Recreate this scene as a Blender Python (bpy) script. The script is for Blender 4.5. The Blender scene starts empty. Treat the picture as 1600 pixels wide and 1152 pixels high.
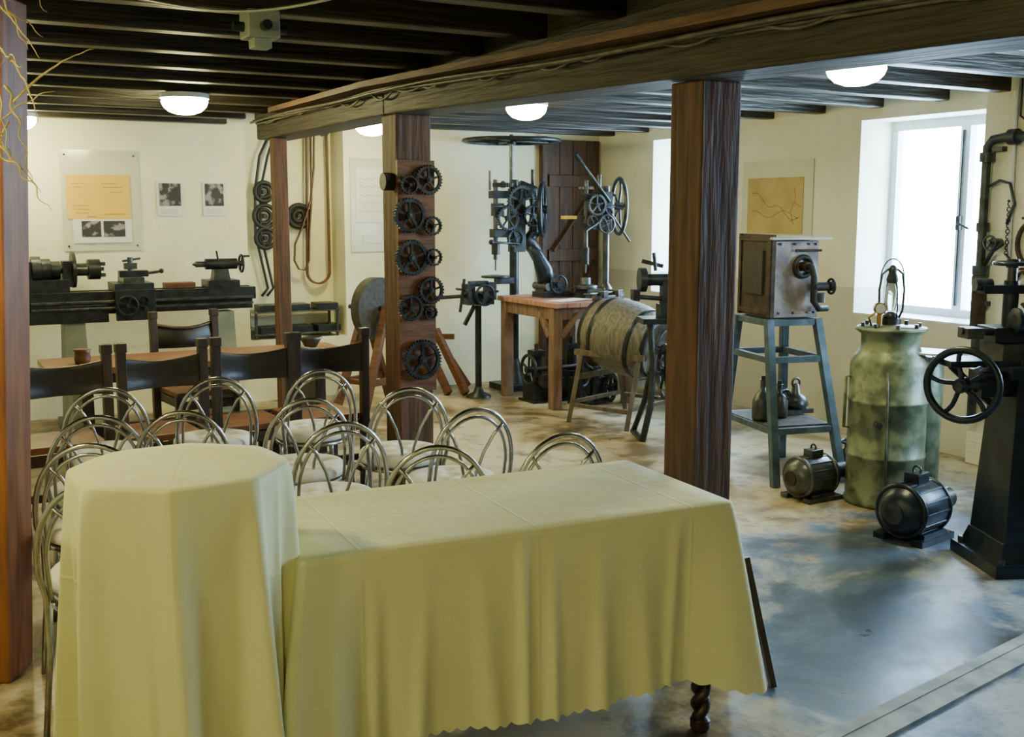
import bpy, math, random
from mathutils import Vector, Matrix
random.seed(7)
A=math.radians(29.1)
CA,SA=math.cos(A),math.sin(A)
C0=(0.9,11.5)
def W(u,v,z=0.0): return (C0[0]+CA*u-SA*v, C0[1]+SA*u+CA*v, z)

# ---------------- materials ----------------
def M(name,col,rough=.6,metal=0,col2=None,scale=6,bump=0,st=(1,1,1),lo=.35,hi=.65,detail=6,spec=None):
    m=bpy.data.materials.new(name); m.use_nodes=True
    nt=m.node_tree; b=nt.nodes['Principled BSDF']
    b.inputs['Roughness'].default_value=rough; b.inputs['Metallic'].default_value=metal
    if spec is not None: b.inputs['Specular IOR Level'].default_value=spec
    if col2 is None: col2=tuple(c*.72 for c in col)
    tc=nt.nodes.new('ShaderNodeTexCoord'); mp=nt.nodes.new('ShaderNodeMapping')
    mp.inputs['Scale'].default_value=st
    nt.links.new(tc.outputs['Object'],mp.inputs['Vector'])
    n=nt.nodes.new('ShaderNodeTexNoise'); n.inputs['Scale'].default_value=scale; n.inputs['Detail'].default_value=detail
    nt.links.new(mp.outputs['Vector'],n.inputs['Vector'])
    r=nt.nodes.new('ShaderNodeValToRGB')
    r.color_ramp.elements[0].position=lo; r.color_ramp.elements[1].position=hi
    r.color_ramp.elements[0].color=(*col2,1); r.color_ramp.elements[1].color=(*col,1)
    nt.links.new(n.outputs['Fac'],r.inputs['Fac']); nt.links.new(r.outputs['Color'],b.inputs['Base Color'])
    if bump:
        bp=nt.nodes.new('ShaderNodeBump'); bp.inputs['Strength'].default_value=bump; bp.inputs['Distance'].default_value=.02
        nt.links.new(n.outputs['Fac'],bp.inputs['Height']); nt.links.new(bp.outputs['Normal'],b.inputs['Normal'])
    return m
def EM(name,col,s):
    m=bpy.data.materials.new(name); m.use_nodes=True
    b=m.node_tree.nodes['Principled BSDF']
    b.inputs['Base Color'].default_value=(*col,1)
    b.inputs['Emission Color'].default_value=(*col,1); b.inputs['Emission Strength'].default_value=s
    return m

wood_post=M('old_timber',(.12,.05,.018),.65,0,(.05,.021,.009),5,.5,(6,6,.6))
wood_left=M('varnished_timber',(.30,.10,.026),.5,0,(.16,.05,.014),5,.3,(6,6,.6))
wood_beam=M('beam_timber',(.045,.037,.017),.6,0,(.018,.014,.007),5,.6,(8,.6,8))
wood_joist=M('joist_timber',(.03,.022,.012),.45,0,(.012,.009,.005),5,.5,(.6,8,8))
wood_brown=M('brown_wood',(.17,.065,.023),.5,0,(.08,.03,.011),6,.3,(1,6,6))
wood_tray=M('tray_wood',(.15,.075,.03),.6,0,(.08,.04,.018),6,.3,(6,.6,6))
wood_pink=M('bench_wood',(.45,.23,.17),.6,0,(.28,.12,.09),5,.3,(1.5,5,1.5))
wood_leg=M('bench_leg_wood',(.25,.15,.10),.6,0,(.13,.08,.055),5,.3,(5,5,1))
wood_trestle=M('grey_trestle_wood',(.14,.115,.08),.7,0,(.07,.055,.04),5,.3,(5,5,1))
wood_barrel=M('barrel_oak',(.17,.155,.125),.6,.1,(.085,.075,.06),6,.4,(8,8,1))
wood_dark=M('dark_wood',(.045,.025,.013),.4,0,(.02,.011,.006),6,.2,(4,4,1))
wood_door=M('door_planks',(.1,.042,.018),.6,0,(.035,.016,.008),5,.5,(7,7,.7))
leather_dk=M('dark_leather',(.022,.017,.013),.35,0,(.012,.009,.007),12,.2)
leather_br=M('brown_leather',(.19,.055,.016),.4,0,(.1,.03,.01),10,.2)
iron=M('cast_iron',(.034,.04,.044),.4,.5,(.014,.016,.018),14,.25)
iron2=M('oily_steel',(.12,.128,.13),.35,.8,(.05,.053,.054),12,.2)
iron_br=M('rusted_iron',(.065,.042,.028),.6,.4,(.022,.016,.012),14,.4)
iron_bl=M('blue_black_enamel',(.02,.032,.052),.32,.3,(.01,.015,.024),9,.2)
chrome=M('chrome_tube',(.52,.52,.5),.25,1,(.36,.36,.34),20)
cush=M('cream_cushion',(.9,.89,.8),.9,0,(.82,.8,.7),25,.15)
belt=M('leather_belt',(.12,.052,.017),.5,0,(.065,.028,.01),10,.1)
rubber=M('black_rubber',(.018,.018,.017),.6,0,(.009,.009,.009),12,.1)
cable_m=M('cable_sheath',(.13,.115,.08),.5,0,(.05,.045,.03),12,.1)
paper_y=M('yellow_paper',(.78,.5,.07),.8,0,(.7,.44,.06),4)
paper_w=M('white_paper',(.74,.75,.72),.8,0,(.67,.68,.64),5)
paper_d=M('dark_photo',(.03,.03,.03),.5,0,(.3,.28,.26),14,lo=.4,hi=.5)
paper_t=M('tan_paper',(.52,.4,.16),.8,0,(.42,.31,.12),5)
ink=M('brown_ink',(.25,.13,.03),.8,0)
ink_r=M('red_ink',(.55,.06,.03),.8,0)
ink_g=M('green_ink',(.1,.25,.15),.8,0)
glassy=M('acrylic_panel',(.62,.63,.48),.1,0,(.58,.59,.44),3)
green=M('green_enamel',(.19,.23,.14),.42,.1,(.075,.1,.06),10,.25,lo=.42,hi=.58)
cream_m=M('cream_sheet',(.55,.55,.48),.4,.2,(.36,.36,.3),8)
bluegrey=M('stand_paint',(.085,.135,.18),.42,.3,(.045,.07,.095),10,.2)
mauve=M('hood_sheet',(.27,.245,.27),.38,.25,(.14,.12,.135),9,.3)
brass=M('brass',(.5,.3,.08),.35,.9,(.3,.17,.05),12)
white_p=M('window_paint',(.68,.75,.82),.4,0,(.62,.68,.75),6)
greypipe=M('galvanised_pipe',(.08,.095,.1),.45,.6,(.035,.042,.045),14,.2)
twig=M('dry_twig',(.46,.36,.11),.8,0,(.28,.21,.06),10,.2)
yellow=M('yellow_paint',(.7,.48,.02),.4)
plastic=M('grey_plastic',(.24,.27,.2),.5)
clearw=M('wire_silver',(.5,.52,.45),.3,.9)

def cloth_mat():
    m=M('yellow_cream_cloth',(.84,.82,.45),.7,0,(.80,.78,.42),3,0,lo=.3,hi=.7)
    nt=m.node_tree; b=nt.nodes['Principled BSDF']; N=nt.nodes; L=nt.links
    tc=N.new('ShaderNodeTexCoord')
    n1=N.new('ShaderNodeTexNoise'); n1.inputs['Scale'].default_value=5; n1.inputs['Detail'].default_value=3
    n2=N.new('ShaderNodeTexNoise'); n2.inputs['Scale'].default_value=260; n2.inputs['Detail'].default_value=2
    ad=N.new('ShaderNodeMath'); ad.operation='MULTIPLY_ADD'; ad.inputs[1].default_value=.04
    L.new(tc.outputs['Object'],n1.inputs['Vector']); L.new(tc.outputs['Object'],n2.inputs['Vector'])
    L.new(n2.outputs['Fac'],ad.inputs[0]); L.new(n1.outputs['Fac'],ad.inputs[2])
    sp=N.new('ShaderNodeSeparateXYZ'); L.new(tc.outputs['Object'],sp.inputs[0]); last=ad.outputs[0]
    for ax,per in(('X',.27),('Y',.22),('Z',.19)):
        pp=N.new('ShaderNodeMath'); pp.operation='PINGPONG'; pp.inputs[1].default_value=per; L.new(sp.outputs[ax],pp.inputs[0])
        mr=N.new('ShaderNodeMapRange'); mr.inputs['From Min'].default_value=0; mr.inputs['From Max'].default_value=.008
        mr.inputs['To Min'].default_value=.09; mr.inputs['To Max'].default_value=0; L.new(pp.outputs[0],mr.inputs['Value'])
        s=N.new('ShaderNodeMath'); s.operation='ADD'; L.new(last,s.inputs[0]); L.new(mr.outputs[0],s.inputs[1]); last=s.outputs[0]
    bp=N.new('ShaderNodeBump'); bp.inputs['Strength'].default_value=.4; bp.inputs['Distance'].default_value=.03
    L.new(last,bp.inputs['Height']); L.new(bp.outputs['Normal'],b.inputs['Normal'])
    b.inputs['Sheen Weight'].default_value=.1
    return m
cloth=cloth_mat()

def wall_mat(name,top,low=None,zl=1.15,brick=False):
    m=bpy.data.materials.new(name); m.use_nodes=True
    nt=m.node_tree; b=nt.nodes['Principled BSDF']; b.inputs['Roughness'].default_value=.85
    tc=nt.nodes.new('ShaderNodeTexCoord')
    n=nt.nodes.new('ShaderNodeTexNoise'); n.inputs['Scale'].default_value=1.3; n.inputs['Detail'].default_value=8
    nt.links.new(tc.outputs['Object'],n.inputs['Vector'])
    r=nt.nodes.new('ShaderNodeValToRGB'); r.color_ramp.elements[0].position=.33; r.color_ramp.elements[1].position=.55
    r.color_ramp.elements[0].color=(top[0]*.86,top[1]*.84,top[2]*.76,1); r.color_ramp.elements[1].color=(*top,1)
    nt.links.new(n.outputs['Fac'],r.inputs['Fac'])
    out=r.outputs['Color']
    if low:
        sp=nt.nodes.new('ShaderNodeSeparateXYZ'); nt.links.new(tc.outputs['Object'],sp.inputs[0])
        g=nt.nodes.new('ShaderNodeMath'); g.operation='LESS_THAN'; g.inputs[1].default_value=zl
        nt.links.new(sp.outputs['Z'],g.inputs[0])
        mx=nt.nodes.new('ShaderNodeMix'); mx.data_type='RGBA'
        nt.links.new(g.outputs[0],mx.inputs[0]); nt.links.new(out,mx.inputs[6]); mx.inputs[7].default_value=(*low,1)
        out=mx.outputs[2]
    nt.links.new(out,b.inputs['Base Color'])
    n2=nt.nodes.new('ShaderNodeTexNoise'); n2.inputs['Scale'].default_value=9; n2.inputs['Detail'].default_value=8
    nt.links.new(tc.outputs['Object'],n2.inputs['Vector'])
    bp=nt.nodes.new('ShaderNodeBump'); bp.inputs['Strength'].default_value=.4; bp.inputs['Distance'].default_value=.02
    h=n2.outputs['Fac']
    if brick:
        sp=nt.nodes.new('ShaderNodeSeparateXYZ'); nt.links.new(tc.outputs['Object'],sp.inputs[0])
        cb=nt.nodes.new('ShaderNodeCombineXYZ'); nt.links.new(sp.outputs['Y'],cb.inputs[0]); nt.links.new(sp.outputs['Z'],cb.inputs[1])
        br=nt.nodes.new('ShaderNodeTexBrick'); br.inputs['Scale'].default_value=1
        br.inputs['Brick Width'].default_value=.22; br.inputs['Row Height'].default_value=.075; br.inputs['Mortar Size'].default_value=.008
        br.inputs['Mortar Smooth'].default_value=.4
        br.inputs['Color1'].default_value=(1,1,1,1); br.inputs['Color2'].default_value=(.9,.9,.9,1); br.inputs['Mortar'].default_value=(0,0,0,1)
        nt.links.new(cb.outputs[0],br.inputs['Vector'])
        mm=nt.nodes.new('ShaderNodeMath'); mm.operation='MULTIPLY_ADD'; mm.inputs[1].default_value=.5
        nt.links.new(br.outputs['Color'],mm.inputs[0]); nt.links.new(h,mm.inputs[2]); h=mm.outputs[0]
    nt.links.new(h,bp.inputs['Height']); nt.links.new(bp.outputs['Normal'],b.inputs['Normal'])
    return m
wallm=wall_mat('cream_plaster',(.82,.80,.58))
wallw=wall_mat('window_wall_plaster',(.80,.79,.64),(.56,.54,.45),1.12)
pierm=wall_mat('whitewashed_brick',(.78,.77,.65),None,0,True)
ceilr=M('ceiling_plaster',(.36,.36,.3),.8,0,(.2,.2,.16),3,.2)
ceill=M('ceiling_boards',(.035,.028,.014),.5,0,(.016,.012,.007),4,.3,(.6,8,1))

def floor_mat():
    m=bpy.data.materials.new('worn_painted_concrete_window_sheen'); m.use_nodes=True
    nt=m.node_tree; N=nt.nodes; L=nt.links; b=N['Principled BSDF']
    tc=N.new('ShaderNodeTexCoord')
    n1=N.new('ShaderNodeTexNoise'); n1.inputs['Scale'].default_value=1.0; n1.inputs['Detail'].default_value=12; n1.inputs['Roughness'].default_value=.68; n1.inputs['Distortion'].default_value=.4
    n2=N.new('ShaderNodeTexNoise'); n2.inputs['Scale'].default_value=3.2; n2.inputs['Detail'].default_value=12; n2.inputs['Roughness'].default_value=.7
    for n in (n1,n2): L.new(tc.outputs['Object'],n.inputs['Vector'])
    r=N.new('ShaderNodeValToRGB')
    e=r.color_ramp.elements; e[0].position=.42; e[0].color=(.13,.09,.04,1); e[1].position=.56; e[1].color=(.56,.48,.33,1)
    x=r.color_ramp.elements.new(.485); x.color=(.36,.28,.16,1)
    L.new(n1.outputs['Fac'],r.inputs['Fac'])
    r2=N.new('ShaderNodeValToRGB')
    e=r2.color_ramp.elements; e[0].position=.42; e[0].color=(.04,.065,.115,1); e[1].position=.6; e[1].color=(.42,.44,.45,1)  # blue-grey towards the windows: floor paint and window reflection put into the colour
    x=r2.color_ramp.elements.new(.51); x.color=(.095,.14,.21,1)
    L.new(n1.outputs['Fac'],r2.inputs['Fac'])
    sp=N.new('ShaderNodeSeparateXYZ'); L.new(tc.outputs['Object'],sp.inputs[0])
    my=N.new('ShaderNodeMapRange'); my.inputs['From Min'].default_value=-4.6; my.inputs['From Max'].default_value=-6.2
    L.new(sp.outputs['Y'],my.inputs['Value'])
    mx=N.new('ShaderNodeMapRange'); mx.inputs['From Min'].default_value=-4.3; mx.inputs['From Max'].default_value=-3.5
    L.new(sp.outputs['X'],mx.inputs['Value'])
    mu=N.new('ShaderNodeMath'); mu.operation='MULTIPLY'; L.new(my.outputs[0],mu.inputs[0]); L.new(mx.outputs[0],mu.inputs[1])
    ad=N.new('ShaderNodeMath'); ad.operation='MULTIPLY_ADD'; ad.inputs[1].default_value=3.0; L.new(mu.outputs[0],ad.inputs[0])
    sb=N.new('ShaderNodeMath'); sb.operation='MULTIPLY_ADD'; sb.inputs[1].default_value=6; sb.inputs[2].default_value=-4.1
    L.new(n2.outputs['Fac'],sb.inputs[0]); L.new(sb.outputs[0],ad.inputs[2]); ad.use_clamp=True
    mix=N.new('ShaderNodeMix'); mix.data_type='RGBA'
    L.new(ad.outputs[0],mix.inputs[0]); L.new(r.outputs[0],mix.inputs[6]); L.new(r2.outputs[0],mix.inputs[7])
    n3=N.new('ShaderNodeTexNoise'); n3.inputs['Scale'].default_value=1.9; n3.inputs['Detail'].default_value=12; n3.inputs['Roughness'].default_value=.7
    mp=N.new('ShaderNodeMapping'); mp.inputs['Location'].default_value=(3.1,7.7,2); L.new(tc.outputs['Object'],mp.inputs['Vector']); L.new(mp.outputs[0],n3.inputs['Vector'])
    gr=N.new('ShaderNodeMapRange'); gr.inputs['From Min'].default_value=.54; gr.inputs['From Max'].default_value=.62; gr.inputs['To Max'].default_value=.75; L.new(n3.outputs['Fac'],gr.inputs['Value'])
    mg=N.new('ShaderNodeMix'); mg.data_type='RGBA'; L.new(gr.outputs[0],mg.inputs[0]); L.new(mix.outputs[2],mg.inputs[6]); mg.inputs[7].default_value=(.06,.048,.032,1)
    L.new(mg.outputs[2],b.inputs['Base Color'])
    rr=N.new('ShaderNodeMapRange'); rr.inputs['To Min'].default_value=.12; rr.inputs['To Max'].default_value=.55
    L.new(n2.outputs['Fac'],rr.inputs['Value']); L.new(rr.outputs[0],b.inputs['Roughness'])
    bp=N.new('ShaderNodeBump'); bp.inputs['Strength'].default_value=.3; bp.inputs['Distance'].default_value=.015
    L.new(n1.outputs['Fac'],bp.inputs['Height']); L.new(bp.outputs['Normal'],b.inputs['Normal'])
    return m
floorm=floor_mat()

# ---------------- mesh builder ----------------
def basis(ax):
    z=Vector(ax).normalized(); up=Vector((0,0,1)) if abs(z.z)<.95 else Vector((1,0,0))
    x=up.cross(z).normalized(); y=z.cross(x)
    return x,y,z
class MB:
    def __init__(s): s.v=[];s.f=[];s.m=[];s.s=[]
    def add(s,vs,fs,m=0,sm=False):
        o=len(s.v); s.v+= [tuple(p) for p in vs]
        for f in fs: s.f.append([i+o for i in f]); s.m.append(m); s.s.append(sm)
    def box(s,c,d,m=0,rz=0,rx=0,ry=0,tp=1.0):
        R=Matrix.Rotation(rz,3,'Z')@Matrix.Rotation(ry,3,'Y')@Matrix.Rotation(rx,3,'X'); vs=[]
        for k in (-.5,.5):
            t=tp if k>0 else 1
            for i,j in((-.5,-.5),(.5,-.5),(.5,.5),(-.5,.5)):
                vs.append(Vector(c)+R@Vector((i*d[0]*t,j*d[1]*t,k*d[2])))
        s.add(vs,[(3,2,1,0),(4,5,6,7),(0,1,5,4),(1,2,6,5),(2,3,7,6),(3,0,4,7)],m)
    def b2(s,x0,x1,y0,y1,z0,z1,m=0): s.box(((x0+x1)/2,(y0+y1)/2,(z0+z1)/2),(x1-x0,y1-y0,z1-z0),m)
    def bar(s,p0,p1,w,d,m=0):
        x,y,z=basis(Vector(p1)-Vector(p0)); vs=[]
        for p in(p0,p1):
            for i,j in((-.5,-.5),(.5,-.5),(.5,.5),(-.5,.5)): vs.append(Vector(p)+x*i*w+y*j*d)
        s.add(vs,[(3,2,1,0),(4,5,6,7),(0,1,5,4),(1,2,6,5),(2,3,7,6),(3,0,4,7)],m)
    def lathe(s,prof,c=(0,0,0),ax=(0,0,1),m=0,n=24,sm=True):
        x,y,z=basis(ax); c=Vector(c)
        for (r0,h0),(r1,h1) in zip(prof[:-1],prof[1:]):
            vs=[]
            for r,h in((r0,h0),(r1,h1)):
                for i in range(n):
                    a=2*math.pi*i/n; vs.append(c+x*math.cos(a)*r+y*math.sin(a)*r+z*h)
            s.add(vs,[(i,(i+1)%n,n+(i+1)%n,n+i) for i in range(n)],m,sm)
    def lathes(s,prof,c=(0,0,0),ax=(0,0,1),m=0,n=28):
        x,y,z=basis(ax); c=Vector(c); vs=[];fs=[]
        for r,h in prof:
            for i in range(n):
                a=2*math.pi*i/n; vs.append(c+x*math.cos(a)*r+y*math.sin(a)*r+z*h)
        for k in range(len(prof)-1):
            for i in range(n): fs.append((k*n+i,k*n+(i+1)%n,(k+1)*n+(i+1)%n,(k+1)*n+i))
        s.add(vs,fs,m,True)
    def cyl(s,p0,p1,r,m=0,r1=None,n=16):
        p0=Vector(p0);d=Vector(p1)-p0; r1=r if r1 is None else r1; L=d.length
        s.lathe([(0,0),(r,0),(r1,L),(0,L)],p0,d,m,n)
    def tube(s,pts,r,m=0,n=8,closed=False):
        pts=[Vector(p) for p in pts]; N=len(pts); vs=[];prev=None
        for i,p in enumerate(pts):
            if closed: t=pts[(i+1)%N]-pts[i-1]
            else: t=pts[min(i+1,N-1)]-pts[max(i-1,0)]
            t.normalize()
            if prev is None: x,y,_=basis(t)
            else:
                x=prev-t*prev.dot(t)
                if x.length<1e-5: x,_,_=basis(t)
                x.normalize(); y=t.cross(x)
            prev=x
            rr=r[i] if isinstance(r,(list,tuple)) else r
            for k in range(n):
                a=2*math.pi*k/n; vs.append(p+x*math.cos(a)*rr+y*math.sin(a)*rr)
        fs=[]
        for i in range(N if closed else N-1):
            j=(i+1)%N
            for k in range(n): fs.append((i*n+k,i*n+(k+1)%n,j*n+(k+1)%n,j*n+k))
        if not closed: fs+= [tuple(range(n))[::-1],tuple((N-1)*n+k for k in range(n))]
        s.add(vs,fs,m,True)
    def torus(s,c,ax,R,r,m=0,n=36,k=8):
        x,y,z=basis(ax); c=Vector(c)
        s.tube([c+x*math.cos(2*math.pi*i/n)*R+y*math.sin(2*math.pi*i/n)*R for i in range(n)],r,m,k,True)
    def sph(s,c,r,m=0,n=16,k=10):
        if not isinstance(r,(tuple,list)): r=(r,r,r)
        vs=[];fs=[]
        for j in range(k+1):
            ph=math.pi*j/k
            for i in range(n):
                a=2*math.pi*i/n; vs.append((c[0]+r[0]*math.sin(ph)*math.cos(a),c[1]+r[1]*math.sin(ph)*math.sin(a),c[2]-r[2]*math.cos(ph)))
        for j in range(k):
            for i in range(n): fs.append((j*n+i,j*n+(i+1)%n,(j+1)*n+(i+1)%n,(j+1)*n+i))
        s.add(vs,fs,m,True)
    def wheel(s,c,ax,R,rim=.015,sp=5,m=0,hub=.03,curve=0):
        x,y,z=basis(ax); c=Vector(c); s.torus(c,ax,R,rim,m)
        s.cyl(c-z*rim*2,c+z*rim*2,hub,m)
        for i in range(sp):
            a=2*math.pi*i/sp+.4; pts=[]
            for q in range(6):
                t=q/5; aa=a+curve*math.sin(t*math.pi)*.5
                rr=hub*.6+(R-hub*.6)*t
                pts.append(c+x*math.cos(aa)*rr+y*math.sin(aa)*rr)
            s.tube(pts,rim*.7,m,6)
    def gear(s,c,ax,R,th=.02,teeth=24,sp=5,m=0,hub=None,m2=None):
        x,y,z=basis(ax); c=Vector(c); n=teeth*4; hub=hub or R*.22; Ri=R*.76
        def P(a,r,h): return c+x*math.cos(a)*r+y*math.sin(a)*r+z*h
        vs=[]
        for h in(-th/2,th/2):
            for i in range(n):
                r=R if i%4 in(0,1) else R*.91
                vs.append(P(2*math.pi*i/n,r,h))
            for i in range(n): vs.append(P(2*math.pi*i/n,Ri,h))
        fs=[]
        for i in range(n):
            j=(i+1)%n
            fs+=[(i,n+i,n+j,j),(2*n+i,2*n+j,3*n+j,3*n+i),(i,j,2*n+j,2*n+i),(n+i,3*n+i,3*n+j,n+j)]
        s.add(vs,fs,m)
        s.cyl(c-z*th*.7,c+z*th*.8,hub,m)
        s.cyl(c+z*th*.8,c+z*(th*.8+.006),hub*.5,m2 if m2 is not None else m)
        s.cyl(c-z*th*.8,c-z*(th*.8+.006),hub*.5,m2 if m2 is not None else m)
        for i in range(sp):
            a=2*math.pi*i/sp+.3
            s.bar(P(a,hub*.8,0),P(a,Ri*1.02,0),th*.6,R*.14,m)
    def done(s,name,mats,loc=(0,0,0),rz=0,bevel=0,par=None):
        me=bpy.data.meshes.new(name); me.from_pydata(s.v,[],s.f)
        for mt in mats: me.materials.append(mt)
        for p,mi,sm in zip(me.polygons,s.m,s.s): p.material_index=mi; p.use_smooth=sm
        me.update()
        return inst(name,me,loc,rz,bevel)
def inst(name,me,loc,rz=0,bevel=0):
    o=bpy.data.objects.new(name,me); bpy.context.scene.collection.objects.link(o)
    o.location=loc; o.rotation_euler=(0,0,rz)
    if bevel:
        b=o.modifiers.new('bev','BEVEL'); b.width=bevel; b.segments=2; b.limit_method='ANGLE'; b.angle_limit=math.radians(50)
    return o
RO=(C0[0],C0[1],0)
def room(mb,name,mats,bevel=0): return mb.done(name,mats,RO,A,bevel)

# ---------------- room shell ----------------
ZC=2.62
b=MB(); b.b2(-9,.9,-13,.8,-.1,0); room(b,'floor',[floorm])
b=MB(); b.b2(-9,-3.8,-13,.8,ZC,ZC+.1,0); b.b2(-3.8,.9,-13,.8,ZC,ZC+.1,1); room(b,'ceiling',[ceill,ceilr])
b=MB()
b.b2(-9,-3.71,0,.6,0,ZC); b.b2(-3.71,-2.80,.34,.6,0,ZC); b.b2(-2.80,.9,0,.6,0,ZC); b.b2(-3.71,-2.80,0,.34,0,.55)
room(b,'wall_back',[wallm])
b=MB(); b.b2(-9,-8.8,-12.8,0,0,ZC); room(b,'wall_left',[wallm])
b=MB(); b.b2(-9,.45,-13,-12.8,0,ZC); room(b,'wall_front',[wallm])
wins=[(-2.07,-.95),(-4.69,-3.57),(-7.6,-6.2)]
ZB,ZT=.92,2.38
b=MB(); e=0.0
for v0,v1 in wins:
    b.b2(0,.45,v1,e,0,ZC); b.b2(0,.45,v0,v1,0,ZB); b.b2(0,.45,v0,v1,ZT,ZC); e=v0
b.b2(0,.45,-12.8,e,0,ZC)
room(b,'wall_right',[wallw])
b=MB(); b.b2(-.14,0,-5.9,-4.76,0,ZC); room(b,'wall_pier',[pierm],.01)
for i,(v0,v1) in enumerate(wins):
    b=MB(); x0,x1=.33,.39
    for (a0,a1,z0,z1) in[(v0,v0+.06,ZB,ZT),(v1-.06,v1,ZB,ZT),(v0,v1,ZB,ZB+.07),(v0,v1,ZT-.07,ZT)]: b.b2(x0,x1,a0,a1,z0,z1)
    mid=(v0+v1)/2-.12
    b.b2(x0-.01,x1,mid-.04,mid+.04,ZB+.07,ZT-.07)
    b.cyl((x0-.025,mid,ZB+.1),(x0-.025,mid,ZT-.1),.011,1)
    b.box((x0-.03,mid,ZB+.7),(.03,.035,.1),1); b.cyl((x0-.05,mid,ZB+.7),(x0-.05,mid-.1,ZB+.66),.008,1)
    b.b2(.0,.33,v0+.002,v1-.002,ZB-.0,ZB+.012)
    room(b,'window_%d'%(i+1),[white_p,iron])
    L=bpy.data.lights.new('window_portal','AREA'); L.shape='RECTANGLE'; L.size=v1-v0; L.size_y=ZT-ZB; L.cycles.is_portal=True
    lo=bpy.data.objects.new('window_portal',L); bpy.context.scene.collection.objects.link(lo)
    lo.location=W(.44,(v0+v1)/2,(ZB+ZT)/2); lo.rotation_euler=(math.radians(90),0,A+math.radians(90))

# joists
b=MB(); v=-.25
while v>-12.5:
    w=.10
    b.b2(-8.8,-3.93,v-w/2,v+w/2,2.43,ZC); b.b2(-3.67,0,v-w/2,v+w/2,2.46,ZC)
    v-=.58
room(b,'ceiling_joists',[wood_joist],.008)
def sag(v): return -.029*max(0,-3.7-v)
def sagged(b):
    b.v=[(x,y,z+(sag(y) if z<2.5 else 0)) for x,y,z in b.v]
b=MB(); b.b2(-3.93,-3.67,-3.7,-1.15,2.25,ZC); b.b2(-3.93,-3.67,-12.7,-3.7,2.25,ZC); sagged(b); room(b,'main_ceiling_beam',[wood_beam],.012)
b=MB()
for v0,v1 in((-3.7,-1.9),(-12.5,-3.7)):
    b.b2(-4.06,-4.035,v0,v1,2.395,2.428); b.b2(-4.05,-3.932,v0,v1,2.395,2.402)
sagged(b); room(b,'cable_tray',[wood_tray])
b=MB()
for k in range(4):
    pts=[]; v=-1.3; ph=random.random()*6
    while v>-12:
        pts.append((-3.95-.022*k+.004*math.sin(v*3+ph), v, 2.372-.004*(k%2)+.008*math.sin(v*(1.3+k*.4)+ph))); v-=.12
    b.tube(pts,.0085,0,6)
v=-1.4
while v>-9:
    L_=random.uniform(.25,.5); d=random.uniform(.02,.055)
    b.tube([(-3.955-.01*math.sin(t*3),v-L_*t,2.38-d*math.sin(t*math.pi)) for t in[i/8 for i in range(9)]],.0065,0,6); v-=random.uniform(.3,.7)
sagged(b); room(b,'electric_cables',[cable_m])

def post(name,u,v,w,h,mat):
    b=MB(); b.b2(-w/2,w/2,-w/2,w/2,0,h); return b.done(name,[mat],W(u,v),A,.008)
post('timber_post',-3.742,-6.35,.185,2.173,wood_post)
post('timber_post',-3.80,-3.72,.215,2.249,wood_post)
post('timber_post',-3.86,-1.47,.105,2.249,wood_post)
b=MB(); b.box((0,0,1.21),(.2,.2,2.42))
b.v=[(x+ z/2.25*.12,y,z) for x,y,z in b.v]
b.done('timber_post',[wood_left],(-1.925,3.85,0),0,.008)

b=MB()
for k in range(4): b.b2(-.66+k*.16,-.505+k*.16,-.05,-.005,0,2.42)
for z in(.35,1.2,1.95): b.b2(-.64,-.04,-.075,-.05,z,z+.12)
b.bar((-.6,-.065,.45),(-.08,-.065,1.2),.1,.022); b.bar((-.6,-.065,1.3),(-.08,-.065,1.97),.1,.022)
b.b2(-.72,-.665,-.08,-.005,0,2.45)
room(b,'door_1',[wood_door],.004)

# ceiling lamps
lampm=EM('lamp_glass',(1,.90,.42),135)
def lamp(x,y,z):
    b=MB(); b.cyl((0,0,0),(0,0,.03),.15,1,n=28)
    b.lathes([(.138,0),(.142,-.02),(.13,-.05),(.1,-.078),(.055,-.094),(.001,-.1)],m=0)
    b.done('ceiling_lamp',[lampm,white_p],(x,y,z-.03),0)
lamp(-2.05,6.98,2.43); lamp(.10,7.75,2.46); lamp(1.66,5.4,2.43); lamp(-1.18,9.35,2.46); lamp(-3.7,8.3,2.43)
lamp(-2.0,2.9,2.43); lamp(-2.6,.1,2.43); lamp(-.35,-.5,2.43)  # unseen lamps beside and behind the camera, added to brighten the foreground

b=MB(); b.box((0,0,-.05),(.12,.12,.1),0); b.box((0,0,-.115),(.07,.07,.04),0); b.cyl((-.1,0,-.06),(.1,0,-.06),.018,1); b.cyl((0,-.1,-.06),(0,.1,-.06),.018,1)
b.done('junction_box',[plastic,iron],(-.93,4.15,2.43),A,.006)
b=MB(); b.tube([(-1.28+t*.72, 3.75, 2.41-.05*math.sin(t*3.14)) for t in [i/12 for i in range(13)]],.006,0,6)
b.cyl((-1.28,3.75,2.405),(-1.28,3.75,2.46),.006); b.cyl((-.56,3.75,2.405),(-.56,3.75,2.46),.006)
b.done('hanging_cable',[clearw])

b=MB()
for k in range(34):
    p=Vector((-1.68+random.uniform(-.1,.06),3.62+random.uniform(-.06,.05),random.uniform(1.9,2.5)))
    d=Vector((random.uniform(-.4,1),random.uniform(-.5,.1),random.uniform(-.9,.7))).normalized(); pts=[p.copy()]
    w=random.uniform(2,6); ax=Vector((random.uniform(-1,1),random.uniform(-1,1),random.uniform(-1,1))).normalized()
    for i in range(24):
        d=(Matrix.Rotation(math.sin(i*.9+w)*.85,3,ax)@d).normalized(); d.z-=.04; p=p+d*.014
        pts.append(p.copy())
    b.tube(pts,[.0055*(1-i/30) for i in range(len(pts))],0,5)
b.done('dried_twig_garland',[twig])

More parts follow.
